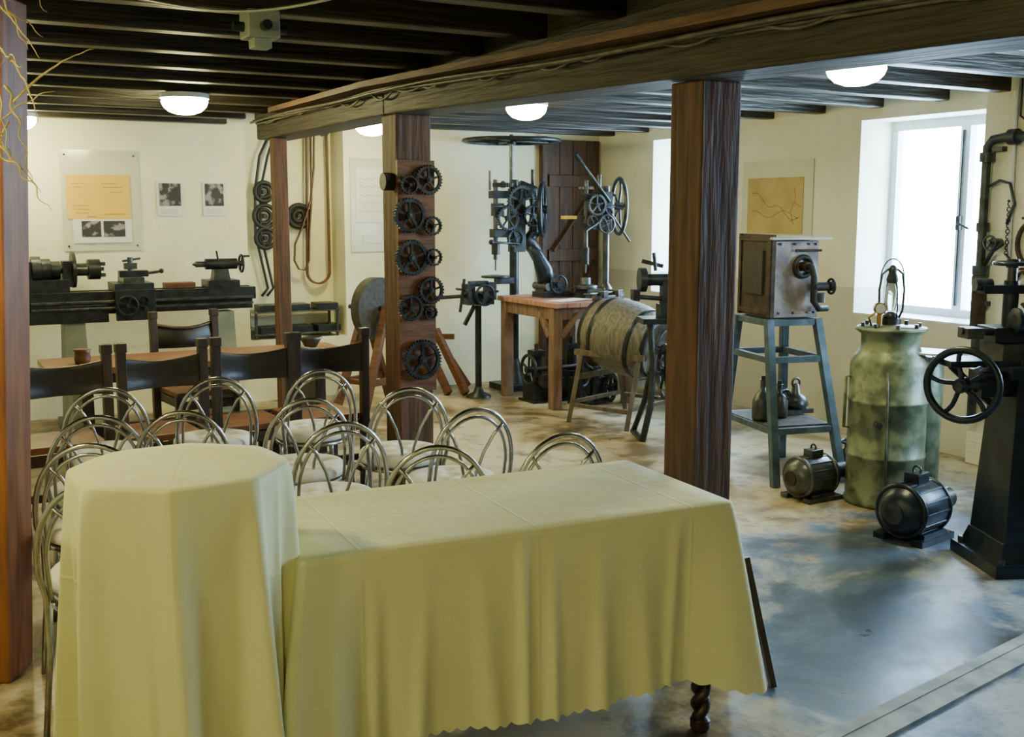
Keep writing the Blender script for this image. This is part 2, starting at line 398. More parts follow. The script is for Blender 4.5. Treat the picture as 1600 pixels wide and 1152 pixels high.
# ---------------- tablecloths ----------------
def skirt(per,ztop,hem,off,J=30,K=8):
    N=len(per); b=MB(); vs=[];fs=[]
    cx=sum(p[0] for p in per)/N; cy=sum(p[1] for p in per)/N
    for k in range(1,K+1):
        t=k/K*(1-.012)
        for p in per: vs.append((cx+(p[0]-cx)*t,cy+(p[1]-cy)*t,ztop+.0))
    for j in range(J+1):
        v=j/J
        for i,p in enumerate(per):
            ox,oy=off(i,v); h=hem(i)
            zz=ztop-.006-(ztop-.006-h)*v
            vs.append((p[0]+ox,p[1]+oy,zz))
    R=K+J+1
    for r in range(R-1):
        for i in range(N): fs.append((r*N+i,(r+1)*N+i,(r+1)*N+(i+1)%N,r*N+(i+1)%N))
    fs.append(tuple(range(N)))
    b.add(vs,fs,0,True)
    return b
TL,TW=1.41,.66; ang=math.atan2(.631,1.343)
def rrect(L,Wd,r,n):
    segs=[((-L/2+r,-Wd/2),(L/2-r,-Wd/2),(0,-1)),((L/2,-Wd/2+r),(L/2,Wd/2-r),(1,0)),((L/2-r,Wd/2),(-L/2+r,Wd/2),(0,1)),((-L/2,Wd/2-r),(-L/2,-Wd/2+r),(-1,0))]
    cs=[(L/2-r,-Wd/2+r,-90),(L/2-r,Wd/2-r,0),(-L/2+r,Wd/2-r,90),(-L/2+r,-Wd/2+r,180)]
    out=[]
    for (a,c,nn),(cx,cy,a0) in zip(segs,cs):
        ln=math.dist(a,c); k=int(ln/n)
        for i in range(k): t=i/k; out.append((a[0]+(c[0]-a[0])*t,a[1]+(c[1]-a[1])*t,nn[0],nn[1]))
        for i in range(8):
            q=math.radians(a0+90*i/8); out.append((cx+r*math.cos(q),cy+r*math.sin(q),math.cos(q),math.sin(q)))
    return out
pr=rrect(TL,TW,.022,.006)
S=[0]
for i in range(1,len(pr)): S.append(S[-1]+math.dist(pr[i][:2],pr[i-1][:2]))
rnd=random.Random(11)
folds=[]; s=.05
while s<4.2:
    folds.append((s,rnd.uniform(.022,.045),rnd.uniform(.018,.042),rnd.uniform(-.05,.05),rnd.uniform(.5,1.5))); s+=rnd.uniform(.08,.18)
def cdist(i): return math.hypot(abs(pr[i][0])-TL/2,abs(pr[i][1])-TW/2)
def off1(i,v):
    x,y,nx,ny=pr[i]; s=S[i]; c=cdist(i); w=math.exp(-(c/.13)**2)
    f=0
    for s0,a,wd,sl,pw in folds:
        d=(s-s0-sl*v)/wd
        if abs(d)<3: f+=a*math.exp(-d*d)*v**pw
    f+=.008*math.sin(s*9+1)*v
    o=.008*v**.7+f*(1-.6*w)
    d=w*.12*v**.9
    sx=1 if x>0 else -1; sy=1 if y>0 else -1
    g=.04*v*math.exp(-((c-.2)/.06)**2)
    return (nx*(o-g)+sx*d*.7, ny*(o-g)+sy*d*.7)
def hem1(i):
    s=S[i]; w=math.exp(-(cdist(i)/.15)**2)
    return .195-.055*w+.012*math.sin(s*6)+.013*(1-abs(math.sin(s*math.pi/.042)))
b=skirt([(p[0],p[1]) for p in pr],.78,hem1,off1,J=40)
for sx in(-1,1):
    for sy in(-1,1):
        x,y=sx*(TL/2-.085),sy*(TW/2-.04)
        b.box((x,y,.62),(.07,.07,.26),1)
        for ph in(0,math.pi):
            pts=[(x+.015*math.cos(i*.42+ph),y+.015*math.sin(i*.42+ph),.05+i*.0075) for i in range(60)]
            b.tube(pts,[.019]*60,1,12)
        b.lathe([(.001,0),(.026,0),(.034,.015),(.034,.04),(.022,.055),(.022,.07)],(x,y,0),m=1,n=16)
b.b2(-TL/2+.03,TL/2-.03,-TW/2+.03,TW/2-.03,.742,.772,1)
cen=Vector((-.556,2.787,0))+Matrix.Rotation(ang,3,'Z')@Vector((TL/2,TW/2+.01,0))
b.done('draped_buffet_table',[cloth,wood_dark],cen,ang)

def bar_table(loc,rot,seed):
    n=360; R=.287; per=[]
    for i in range(n):
        th=2*math.pi*i/n; q=(th%(math.pi/4))-math.pi/8
        r=R*math.cos(math.pi/8)/math.cos(q); r=min(r,R*.985)*.75+.25*R*.96
        per.append((r*math.cos(th),r*math.sin(th)))
    rnd=random.Random(seed); F=[]
    for k in range(8): F.append((k*math.pi/4+rnd.uniform(-.08,.08),rnd.uniform(.07,.12),rnd.uniform(.08,.15),rnd.uniform(-.15,.15),rnd.uniform(.55,.85)))
    for k in range(16): F.append((rnd.uniform(0,6.28),rnd.uniform(.02,.05),rnd.uniform(.035,.07),rnd.uniform(-.2,.2),rnd.uniform(.7,1.5)))
    def off(i,v):
        th=2*math.pi*i/n; f=0
        for t0,a,w,sl,pw in F:
            d=((th-t0-sl*v+math.pi)%(2*math.pi)-math.pi)/w
            if abs(d)<3: f+=a*math.exp(-d*d)*v**pw
        o=-.022*min(1,v*1.6)+f*.9+.006*v
        return (o*math.cos(th),o*math.sin(th))
    def hem(i): return .012
    b=skirt(per,1.04,hem,off,J=44)
    b.cyl((0,0,0),(0,0,.03),.2,1); b.cyl((0,0,.03),(0,0,1.0),.03,1); b.cyl((0,0,1.0),(0,0,1.03),.24,1)
    b.done('draped_bar_table',[cloth,iron2],loc,rot)
bar_table((-.875,2.80,0),math.radians(12),4)
bar_table((-1.57,2.28,0),math.radians(30),5)

# ---------------- bistro chairs ----------------
b=MB()
def arch(w,zt,z0,y0,lean,n=22):
    pts=[]
    for i in range(n+1):
        a=math.pi*i/n; x=-w*math.cos(a); z=z0+(zt-z0)*math.sin(a)**.8
        pts.append((x,y0-lean*(z-.45)/.4,z))
    return pts
ra=arch(.2,.86,.56,-.17,.07)
leg=lambda s:[(s*.2,-.17-.07*(.11/.4),.56),(s*.185,-.165,.47),(s*.18,-.18,.3),(s*.2,-.22,.0)]
b.tube(leg(-1)[::-1]+ra[1:-1]+leg(1),.0105,0,8)
ri=arch(.172,.825,.56,-.168,.07)
b.tube([(-.165,-.165,.455),(-.17,-.166,.5)]+ri[1:-1]+[(.17,-.166,.5),(.165,-.165,.455)],.0075,0,8)
for s in(-1,1):
    b.tube([(s*.02,-.17,.46),(s*.03,-.18,.56),(s*.06,-.2,.66),(s*.1,-.22,.74),(s*.135,-.235,.785)],.0075,0,8)
b.torus((0,0,.445),(0,0,1),.19,.011,0); b.lathe([(0,0),(.185,0),(.185,.01),(0,.01)],(0,0,.44),(0,0,1),0)
for s in(-1,1): b.tube([(s*.14,.12,.44),(s*.15,.14,.3),(s*.17,.17,.12),(s*.19,.2,0)],.0105,0,8)
b.torus((0,-.01,.2),(0,0,1),.185,.007,0)
n=40
tuft=[(0,0)]+[(.095*math.cos(k*math.pi/2.5),.095*math.sin(k*math.pi/2.5)) for k in range(5)]
prof=[(.001,.455),(.12,.455),(.18,.457),(.2,.468),(.207,.488),(.203,.508),(.193,.52),(.17,.526)]+[(.17-.0155*k,.527) for k in range(1,11)]+[(.001,.527)]
vs=[];fs=[]
for pi_,(rr,zz) in enumerate(prof):
    for i in range(n):
        th=2*math.pi*i/n; x,y=rr*math.cos(th),rr*math.sin(th); z=zz
        if zz>.52:
            for tx,ty in tuft: z-=.022*math.exp(-((x-tx)**2+(y-ty)**2)/.0007)
        vs.append((x,y,z))
for j in range(len(prof)-1):
    for i in range(n): fs.append((j*n+i,j*n+(i+1)%n,(j+1)*n+(i+1)%n,(j+1)*n+i))
b.add(vs,fs,1,True)
first=b.done('bistro_chair',[chrome,cush],(0,0,0)); cm=first.data
cpos=[(-1.95,5.14,20),(-1.5,5.46,22),(-1.02,5.74,24),(-.49,5.14,18),(-.92,4.84,20),(-1.40,4.53,18),(-1.72,4.42,22),(-.155,4.60,30),(-.68,4.28,26),(-1.54,3.87,14),(-.27,3.84,12),(.2,4.06,28),(-1.30,3.32,12)]
for k,(x,y,r) in enumerate(cpos):
    rr=math.radians(r)
    ox,oy=x-math.sin(rr)*.24,y+math.cos(rr)*.24
    if k==0: first.location=(ox,oy,0); first.rotation_euler=(0,0,rr)
    else: inst('bistro_chair',cm,(ox,oy,0),rr)

# ---------------- leather chairs + conference table ----------------
b=MB()
for s in(-1,1):
    b.bar((s*.222,0,0),(s*.222,-.02,.95),.05,.05,0); b.box((s*.222,-.02,.975),(.058,.058,.05),0)
    b.bar((s*.2,.42,0),(s*.2,.42,.45),.045,.045,0); b.bar((s*.2,.0,.4),(s*.2,.42,.4),.03,.06,0); b.bar((s*.2,.0,.12),(s*.2,.42,.12),.025,.035,0)
b.bar((-.2,.42,.38),(.2,.42,.38),.03,.06,0); b.bar((-.2,0,.2),(.2,0,.2),.03,.04,0); b.bar((-.2,0,.4),(.2,0,.4),.03,.06,0)
vs=[];n=12
for j in range(5):
    for i in range(n+1):
        t=i/n; x=-.21+.42*t; sg=math.sin(math.pi*t)
        z=.735+.17*j/4-.03*sg*j/4; vs.append((x,-.02+.05*sg+.01*math.sin(j),z))
o=len(vs); vs+=[(x,y-.012,z) for x,y,z in vs]
fs=[]
for j in range(4):
    for i in range(n):
        a=j*(n+1)+i; fs.append((a,a+1,a+n+2,a+n+1)); fs.append((o+a,o+a+n+1,o+a+n+2,o+a+1))
for i in range(n):
    fs.append((i,o+i,o+i+1,i+1)); a=4*(n+1)+i; fs.append((a,a+1,o+a+1,o+a))
b.add(vs,fs,1,True)
b.tube([(-.21+.42*i/12,-.026+.05*math.sin(math.pi*i/12),.905-.03*math.sin(math.pi*i/12)) for i in range(13)],.013,0,8)
b.box((0,.21,.455),(.42,.43,.035),2)
lc=b.done('leather_back_chair',[wood_dark,leather_dk,leather_br,brass],(0,0,0),0,.004); lm=lc.data
r=math.radians(33.5)
for k,t in enumerate((-.80,-.28,.24,.72)):
    p=(-1.7+.833*t,6.1+.552*t,0)
    if k==0: lc.location=p; lc.rotation_euler=(0,0,r)
    else: inst('leather_back_chair',lm,p,r,.004)
inst('leather_back_chair',lm,(-2.35,7.78,0),A+math.pi+.1,.004)

b=MB(); b.box((0,0,.735),(1.95,.62,.04),0)
for sx in(-1,1):
    b.box((sx*.75,0,.36),(.07,.45,.7),1); b.box((sx*.75,0,.03),(.09,.58,.06),1)
b.box((0,0,.3),(1.45,.05,.1),1); b.box((0,0,.68),(1.7,.45,.07),1)
b.done('conference_table',[M('polished_table',(.3,.13,.06),.3,0,(.18,.075,.035),5,.1,(1,6,6)),wood_dark],(-2.07,7.18,0),A,.005)
b=MB(); b.lathes([(.001,.003),(.04,.003),(.045,.008),(.07,.05),(.085,.075),(.08,.075),(.065,.045),(.001,.012)]); b.done('metal_bowl',[iron2],(-1.42,7.62,.755))
b=MB(); b.lathes([(.001,0),(.045,0),(.05,.03),(.045,.07),(.055,.09),(.001,.092)]); b.done('wooden_cup',[wood_brown],(-2.7,6.78,.755))

# ---------------- lathe ----------------
b=MB()
b.b2(-.88,.88,-.13,-.05,.98,1.08,0); b.b2(-.88,.88,.05,.13,.98,1.08,0); b.b2(-.86,.86,-.09,.09,.9,1.0,0)
b.b2(-.88,-.3,-.14,.14,.84,.98,0)
b.bar((-.86,-.14,1.0),(.85,-.14,1.0),.02,.02,1); b.bar((-.86,-.15,.95),(.85,-.15,.95),.016,.016,1)
for x in(-.55,.62):
    b.box((x,0,.45),(.2,.3,.86),2,tp=.75); b.box((x,0,.03),(.26,.42,.06),2)
b.box((-.74,0,1.13),(.34,.22,.1),0); b.box((-.86,0,1.22),(.05,.18,.2),0); b.box((-.58,0,1.22),(.06,.18,.2),0)
for k,rr in enumerate((.11,.09,.07)): b.cyl((-.83+.07*k,0,1.25),(-.765+.07*k,0,1.25),rr,0,n=24)
b.cyl((-.95,0,1.25),(-.35,0,1.25),.028,1); b.cyl((-.54,0,1.25),(-.515,0,1.25),.14,0,n=28)
b.cyl((-.515,0,1.25),(-.42,0,1.25),.05,1); b.cyl((-.42,0,1.25),(-.33,0,1.25),.08,0,n=20)
for a in(0,2.1,4.2): b.box((-.32,.05*math.cos(a),1.25+.05*math.sin(a)),(.06,.03,.03),1)
b.gear((-.93,-.02,1.1),(1,0,0),.09,.03,24,5,0); b.gear((-.93,.02,.93),(1,0,0),.11,.03,28,5,0); b.cyl((-.95,-.02,1.1),(-.8,-.02,1.1),.015,1); b.cyl((-.95,.02,.93),(-.8,.02,.93),.015,1)
b.box((-.1,0,1.11),(.3,.34,.06),0); b.box((-.1,-.18,.97),(.3,.05,.24),0); b.box((-.1,-.02,1.16),(.16,.28,.05),1)
b.box((-.08,-.02,1.21),(.22,.1,.05),0); b.cyl((-.1,-.02,1.2),(-.1,-.02,1.34),.022,1); b.box((-.1,-.02,1.27),(.1,.05,.05),1); b.bar((-.16,-.02,1.31),(-.02,-.02,1.33),.018,.018,1)
b.cyl((.03,-.02,1.21),(.12,-.02,1.22),.012,1); b.sph((.14,-.02,1.225),.02,0)
b.wheel((-.17,-.24,.97),(0,1,0),.075,.009,4,0,.02); b.cyl((-.17,-.2,.97),(-.17,-.26,.97),.012,1); b.cyl((-.03,-.2,.94),(-.03,-.27,.94),.015,1)
b.gear((-.05,-.215,1.0),(0,1,0),.05,.02,16,4,0)
b.box((.62,0,1.11),(.26,.26,.06),0); b.box((.62,0,1.18),(.14,.14,.1),0,tp=.8); b.cyl((.5,0,1.27),(.76,0,1.27),.045,0); b.cyl((.42,0,1.27),(.5,0,1.27),.025,1); b.cyl((.39,0,1.27),(.42,0,1.27),.002,1,r1=.02)
b.wheel((.8,0,1.27),(1,0,0),.07,.01,4,0,.02); b.cyl((.76,0,1.27),(.82,0,1.27),.012,1); b.cyl((.82,0,1.33),(.87,0,1.33),.01,1); b.cyl((.6,-.03,1.3),(.58,-.06,1.38),.008,1)
b.box((.28,0,1.105),(.24,.13,.045),3)
b.done('metalworking_lathe',[iron,iron2,plastic,wood_brown],W(-4.70,-.47),A,.004)

# ---------------- wall posters ----------------
def wb(bm,u,z,w,h,v,m,t=.006): bm.b2(u-w/2,u+w/2,v-t,v,z-h/2,z+h/2,m)
b=MB(); wb(b,-4.92,1.79,.61,.82,-.004,0,.008); wb(b,-4.94,1.82,.5,.36,-.013,1)
wb(b,-4.92,1.545,.46,.2,-.013,2)
wb(b,-5.01,1.56,.15,.13,-.02,3,.003); wb(b,-4.83,1.56,.17,.13,-.02,3,.003)
for u in(-5.03,-4.9,-4.78): wb(b,u,1.46,.09,.03,-.0225,2,.002)
for (u,z,w) in[(-5.1,1.93,.1),(-5.1,1.9,.06),(-5.08,1.75,.12),(-5.08,1.72,.14),(-5.08,1.69,.1),(-4.86,1.93,.12),(-4.83,1.9,.16),(-4.8,1.86,.1),(-4.82,1.68,.16),(-5.0,1.66,.08)]:
    b.tube([(u-w/2+w*i/12,-.0205,z+.006*math.sin(i*2.3+z*50)) for i in range(13)],.0013,4,4)
for s in(-1,1):
    for z in(2.16,1.42): b.cyl((-4.92+s*.27,-.012,z),(-4.92+s*.27,-.022,z),.008,5,n=10)
room(b,'wall_display_board',[glassy,paper_y,paper_w,paper_d,ink,iron2])
for u,w in((-4.364,.22),(-3.989,.2)):
    b=MB(); wb(b,u,1.81,w,.29,-.003,0,.006); wb(b,u,1.845,w-.04,.19,-.009,1,.003)
    for z in(1.715,1.70,1.685): b.tube([(u-w*.36+i*w*.07,-.0105,z+.001*math.sin(i*3)) for i in range(10)],.001,2,4)
    room(b,'wall_photograph',[paper_w,paper_d,ink])
b=MB(); wb(b,-2.53,1.76,.42,.86,-.004,0,.008); wb(b,-2.53,1.85,.32,.5,-.012,1)
wb(b,-2.53,1.45,.2,.08,-.012,1)
for z in(2.0,1.93,1.85,1.78,1.7): b.tube([(-2.66+i*.02,-.0195,z+.01*math.sin(i*1.7)) for i in range(14)],.0013,2,4)
room(b,'wall_display_board',[glassy,paper_w,ink])
b=MB()
b.b2(-.012,-.004,-3.10,-2.26,1.44,2.12,0); b.b2(-.018,-.012,-3.0,-2.34,1.52,1.98,1)
def wl(pts,m): b.tube([(-.0185,y,z) for y,z in pts],.002,m,4)
wl([(-2.4-.05*i,1.85-.02*i+.03*math.sin(i*1.2)) for i in range(12)],2); wl([(-2.4-.05*i,1.68+.03*math.sin(i*.9+1)) for i in range(12)],4)
wl([(-2.9,1.9),(-2.92,1.8),(-2.86,1.7),(-2.9,1.6)],3); wl([(-2.86,1.62),(-2.97,1.66)],3); wl([(-2.9,1.78),(-2.98,1.74)],3)
room(b,'wall_map',[glassy,paper_t,ink,ink_r,ink_g])

# ---------------- belts in recess ----------------
b=MB()
def strap(pts,w=.03,t=.006,m=0):
    n=len(pts); vs=[];fs=[]
    for i,(x,y,z) in enumerate(pts):
        a=pts[max(i-1,0)]; c=pts[min(i+1,n-1)]; dx,dz=c[0]-a[0],c[2]-a[2]; l=math.hypot(dx,dz) or 1; nx,nz=-dz/l*t,dx/l*t
        vs+=[(x+nx,y-w/2,z+nz),(x+nx,y+w/2,z+nz),(x-nx,y+w/2,z-nz),(x-nx,y-w/2,z-nz)]
    for i in range(n-1):
        o=i*4
        for k in range(4): fs.append((o+k,o+(k+1)%4,o+4+(k+1)%4,o+4+k))
    b.add(vs,fs,m,False)
def loop(u0,u1,zt,zb,v,w=.045):
    r=(u1-u0)/2; pts=[(u0+.03,v,zt)]
    pts+=[(u0+.03*(1-i/8),v,zt-(zt-zb-r)*i/8) for i in range(1,9)]
    pts+=[(u0+r-r*math.cos(math.pi*i/12),v,zb+r-r*math.sin(math.pi*i/12)) for i in range(13)]
    pts+=[(u1,v,zb+r+(zt-zb-r)*i/8) for i in range(1,9)]
    strap(pts,w,.008)
loop(-3.08,-2.86,2.42,1.03,.27)
strap([(-2.99,.24,2.42),(-3.0,.24,2.1),(-3.04,.24,1.8),(-3.13,.24,1.55),(-3.2,.24,1.4),(-3.21,.24,1.25),(-3.17,.24,1.17),(-3.11,.24,1.16),(-3.07,.24,1.25),(-3.06,.24,1.5),(-3.03,.24,1.8),(-3.02,.24,2.42)])
b.cyl((-3.0,.34,2.42),(-3.0,.2,2.42),.02,1); b.cyl((-2.88,.34,2.42),(-2.88,.2,2.42),.02,1)
room(b,'hanging_drive_belts',[belt,iron])
b=MB()
for z,r_ in((1.88,.085),(1.66,.1),(1.46,.09)):
    b.torus((-3.47,.26,z),(0,1,0),r_,.02,0); b.torus((-3.47,.28,z),(0,1,0),r_*.6,.018,0); b.cyl((-3.47,.24,z),(-3.47,.34,z),.02,1)
for dx in(0,.05): b.tube([(-3.4+dx,.28,2.4),(-3.5+dx*1.5,.27,2.2),(-3.55+dx,.27,1.9),(-3.56+dx,.27,1.5),(-3.5+dx,.27,1.2),(-3.46+dx,.27,1.0),(-3.52+dx,.27,.93)],.013,0,8)
b.torus((-3.14,.29,1.66),(0,1,0),.1,.024,0); b.torus((-3.14,.29,1.66),(0,1,0),.05,.022,0); b.cyl((-3.14,.27,1.66),(-3.14,.34,1.66),.015,1)
room(b,'hanging_belt_pulleys',[rubber,iron])
b=MB()
for z,wd in((.6,.22),(.8,.2)):
    for k in range(3): b.b2(-3.6+k*.27,-3.6+k*.27+wd,.05,.26,z,z+.06,0)
    b.b2(-3.66,-2.85,.04,.30,z-.012,z,1)
for x in(-3.64,-2.87):
    for y in(.06,.28): b.b2(x-.012,x+.012,y-.012,y+.012,.551,.81,1)
room(b,'iron_block_rack',[iron,iron2],.004)

# ---------------- gear board on middle post ----------------
pw=W(-3.80,-3.72)
b=MB(); b.b2(-.115,.115,-.135,-.1085,.66,1.99,0)
G=[(.065,1.88,.085),(-.06,1.85,.055),(-.055,1.68,.1),(.085,1.62,.055),(-.045,1.44,.103),(.09,1.44,.05),(.075,1.25,.08),(-.06,1.155,.078),(.07,1.12,.042),(.01,.85,.118)]
for k,(x,z,r_) in enumerate(G):
    y=-.16-(k%2)*.012
    b.cyl((x,-.13,z),(x,y,z),.012,2); b.gear((x,y,z),(0,-1,0),r_,.024,int(r_*330),5 if r_>.06 else 3,1,m2=2)
b.cyl((-.17,-.05,1.87),(-.11,-.05,1.87),.05,1); b.box((-.14,-.05,1.88),(.05,.1,.06),1)
b.done('gear_display_board',[wood_brown,iron,iron2],pw,A)

# ---------------- bench with drills ----------------
bl,bd,bh=.88,.98,.93
b=MB()
for k in range(7): b.b2(0+k*bl/7+.002,(k+1)*bl/7-.002,-.03,bd+.03,bh-.045,bh,0)
for x in(.06,bl-.06):
    for y in(.06,bd-.06): b.box((x,y,(bh-.045)/2),(.09,.09,bh-.045),1)
for y in(.06,bd-.06): b.box((bl/2,y,bh-.1),(bl-.2,.05,.1),1)
for x in(.06,bl-.06): b.box((x,bd/2,bh-.1),(.05,bd-.2,.1),1)
b.bar((.1,.03,bh-.3),(.27,.03,bh-.1),.05,.04,1); b.bar((bl-.1,.03,bh-.3),(bl-.27,.03,bh-.1),.05,.04,1); b.bar((.03,.1,bh-.3),(.03,.27,bh-.1),.04,.05,1)
b.done('workbench',[wood_pink,wood_leg],(.35,9.22,0),A,.006)

b=MB()
b.box((0,0,.03),(.36,.36,.06),0); b.cyl((0,0,.06),(0,0,2.0),.045,0); b.lathes([(.12,.06),(.1,.12),(.06,.25),(.045,.3)],m=0)
b.cyl((-.03,0,1.9),(-.03,0,2.42),.018,1)
b.wheel((-.03,0,2.36),(0,0,1),.45,.018,5,0,.045)
b.box((.03,0,1.62),(.13,.12,.6),0); b.box((-.1,0,1.86),(.3,.1,.07),0); b.box((-.1,0,1.5),(.28,.1,.08),0)
b.cyl((-.2,0,1.25),(-.2,0,2.0),.022,1); b.cyl((-.2,0,1.3),(-.2,0,1.42),.04,0); b.cyl((-.2,0,1.15),(-.2,0,1.25),.008,1)
b.gear((-.13,-.02,1.95),(0,0,1),.1,.04,24,5,0); b.gear((.02,-.1,1.8),(0,-1,0),.15,.03,30,5,0); b.gear((-.12,-.1,1.64),(0,-1,0),.12,.03,24,5,0); b.gear((.14,-.12,1.66),(0,-1,0),.11,.03,24,5,0)
b.wheel((.3,-.02,1.72),(.8,-.6,0),.25,.024,5,0,.04); b.cyl((.05,0,1.72),(.32,-.02,1.72),.02,1)
b.gear((.2,-.02,1.6),(1,-.3,0),.1,.04,22,4,0); b.gear((-.02,-.06,1.45),(0,-1,0),.09,.03,22,4,0)
b.tube([(.06,0,1.95),(.2,0,1.9),(.26,0,1.72),(.22,0,1.5),(.1,0,1.38)],[.05,.06,.06,.06,.05],0,10)
b.tube([(.12,0,1.45),(.22,0,1.35),(.3,0,1.2),(.34,0,1.05),(.3,0,.98)],[.07,.07,.06,.05,.05],0,10)
b.lathes([(.02,0),(.14,.0),(.14,.02),(.02,.03)],(-.2,0,1.08),m=0,n=20); b.box((-.1,0,1.05),(.2,.08,.06),0)
b.cyl((0,-.1,1.4),(-.3,-.12,1.42),.012,1); b.sph((-.31,-.12,1.42),.025,0); b.cyl((-.26,0,1.9),(-.26,0,2.08),.012,1); b.cyl((.2,0,1.9),(.2,0,2.1),.015,0); b.box((.2,0,1.87),(.12,.1,.1),0)
b.cyl((-.06,-.08,1.75),(-.28,-.1,1.75),.012,1); b.box((-.2,-.04,1.72),(.1,.08,.12),0)
b.done('standing_drill_press',[iron,iron2],(.02,10.44,0),A,.003)

b=MB(); 
b.box((0,0,.02),(.42,.3,.04),1); b.box((-.08,0,.06),(.16,.2,.04),1); b.cyl((.1,0,.04),(.1,0,1.0),.03,1)
b.lathes([(.07,.04),(.06,.08),(.035,.12)],(.1,0,0),m=1)
b.box((.06,0,.78),(.14,.1,.34),0); b.box((-.06,0,.9),(.22,.08,.06),0); b.box((-.05,0,.64),(.2,.08,.06),0)
b.cyl((-.12,0,.42),(-.12,0,1.05),.02,1); b.cyl((-.12,0,.3),(-.12,0,.45),.032,0); b.cyl((-.12,0,.22),(-.12,0,.3),.008,1)
b.lathes([(.001,.0),(.11,.0),(.11,.03),(.05,.04),(.05,.1),(.001,.1)],(-.12,0,.08),m=1,n=20)
b.wheel((.24,0,.82),(1,-.35,0),.25,.018,5,1,.035,.5); b.cyl((.06,.0,.82),(.27,0,.82),.016,1)
b.gear((-.05,-.07,.83),(0,-1,0),.1,.025,24,5,1); b.gear((.06,-.07,.75),(0,-1,0),.07,.025,18,4,1); b.gear((-.1,-.07,.68),(0,-1,0),.06,.025,18,4,1)
b.cyl((-.22,-.05,1.22),(.1,-.05,.86),.016,1); b.cyl((-.22,-.05,1.22),(-.27,-.05,1.27),.022,0)
b.cyl((.1,-.08,.75),(.28,-.12,.5),.01,1); b.cyl((.0,-.08,.7),(-.2,-.12,.6),.01,1); b.wheel((.02,-.13,.66),(0,-1,0),.08,.008,4,1,.015)
b.box((-.3,0,.72),(.14,.05,.03),2); b.cyl((-.23,0,.72),(-.1,0,.72),.012,1)
b.gear((-.12,0,.98),(0,0,1),.07,.025,20,4,1); b.cyl((.02,0,.95),(.02,0,1.1),.02,1)
b.done('bench_drill_press',[iron,iron2,yellow],(.77,9.95,.93),A,.003)
b=MB(); b.box((0,0,.025),(.28,.22,.05),0); b.box((-.02,0,.09),(.22,.16,.1),0,tp=.8); b.tube([(-.05,0,.12),(-.08,0,.25),(-.16,0,.4),(-.22,0,.46)],[.08,.08,.05,.03],0,10)
b.cyl((-.1,-.12,.1),(-.1,.12,.1),.035,1); b.wheel((.0,-.13,.12),(0,1,0),.08,.01,4,0)
b.done('lever_shear',[iron_bl,iron2],(.36,9.95,.93),A)
b=MB(); b.box((0,0,.02),(.34,.09,.04)); b.box((.1,0,.055),(.06,.12,.06)); b.box((-.1,0,.055),(.06,.12,.06)); b.cyl((-.25,0,.06),(.1,0,.06),.012); b.cyl((-.25,-.07,.06),(-.25,.07,.06),.007)
b.done('machine_vise',[iron2],(.85,9.62,.93),A+.3,.003)
b=MB(); b.b2(-.2,.2,-.09,.09,0,.006); b.b2(-.18,.15,-.12,-.06,.006,.01); b.done('paper_leaflet',[paper_w],(.5,9.52,.931),A+.4)
b=MB()
b.cyl((.0,0,0),(0,0,.85),.03,0); b.lathes([(.12,0),(.11,.02),(.05,.05),(.03,.1)],m=0); b.box((0,0,.92),(.26,.14,.12),0); b.box((.12,0,.98),(.08,.12,.16),0); b.box((-.1,0,.98),(.08,.12,.14),0)
b.cyl((-.62,0,.93),(.17,0,.95),.017,1); b.cyl((-.2,-.03,.8),(-.16,-.04,1.1),.014,0); b.box((0,0,1.05),(.18,.06,.05),0); b.cyl((-.16,-.1,1.0),(-.16,.12,1.0),.012,1); b.cyl((.15,-.1,.98),(.15,.12,.98),.012,1)
b.wheel((.02,-.1,.95),(0,1,0),.09,.012,4,0); b.bar((-.05,-.02,.85),(-.15,-.02,.68),.03,.03,0)
b.done('leg_vise',[iron,iron_br],(-.31,9.95,0),A)

b=MB()
for x,s in((-.25,1),(-.05,.8),(.12,1.1)):
    b.box((x,0,.12*s),(.16,.22,.24*s),0); b.cyl((x,0,.24*s),(x,0,.42*s),.05,0); b.box((x,0,.44*s),(.12,.12,.05),0); b.cyl((x,-.12,.2*s),(x,-.16,.2*s),.06,1); b.cyl((x,0,.45*s),(x,0,.52*s),.02,1)
b.b2(-.36,.24,-.14,.14,0,.02,0); b.cyl((-.34,-.05,.3),(.24,-.05,.3),.02,1); b.wheel((-.36,-.05,.3),(1,0,0),.13,.015,5,0)
b.done('pump_block',[iron,iron_br],(.44,9.86,0),A)
b=MB(); b.wheel((0,0,.3),(.5,-.85,0),.27,.028,6,0,.05,.4); b.box((0,.1,.12),(.3,.18,.24),0); b.cyl((-.05,.12,.3),(.03,-.08,.3),.03,1); b.box((0,.12,.27),(.12,.12,.1),0); b.gear((.2,.02,.14),(.5,-.85,0),.13,.03,26,5,0)
b.cyl((.2,.02,.14),(.14,.14,.14),.02,1)
b.done('flywheel_engine',[iron,iron2],(.72,9.52,0),A)
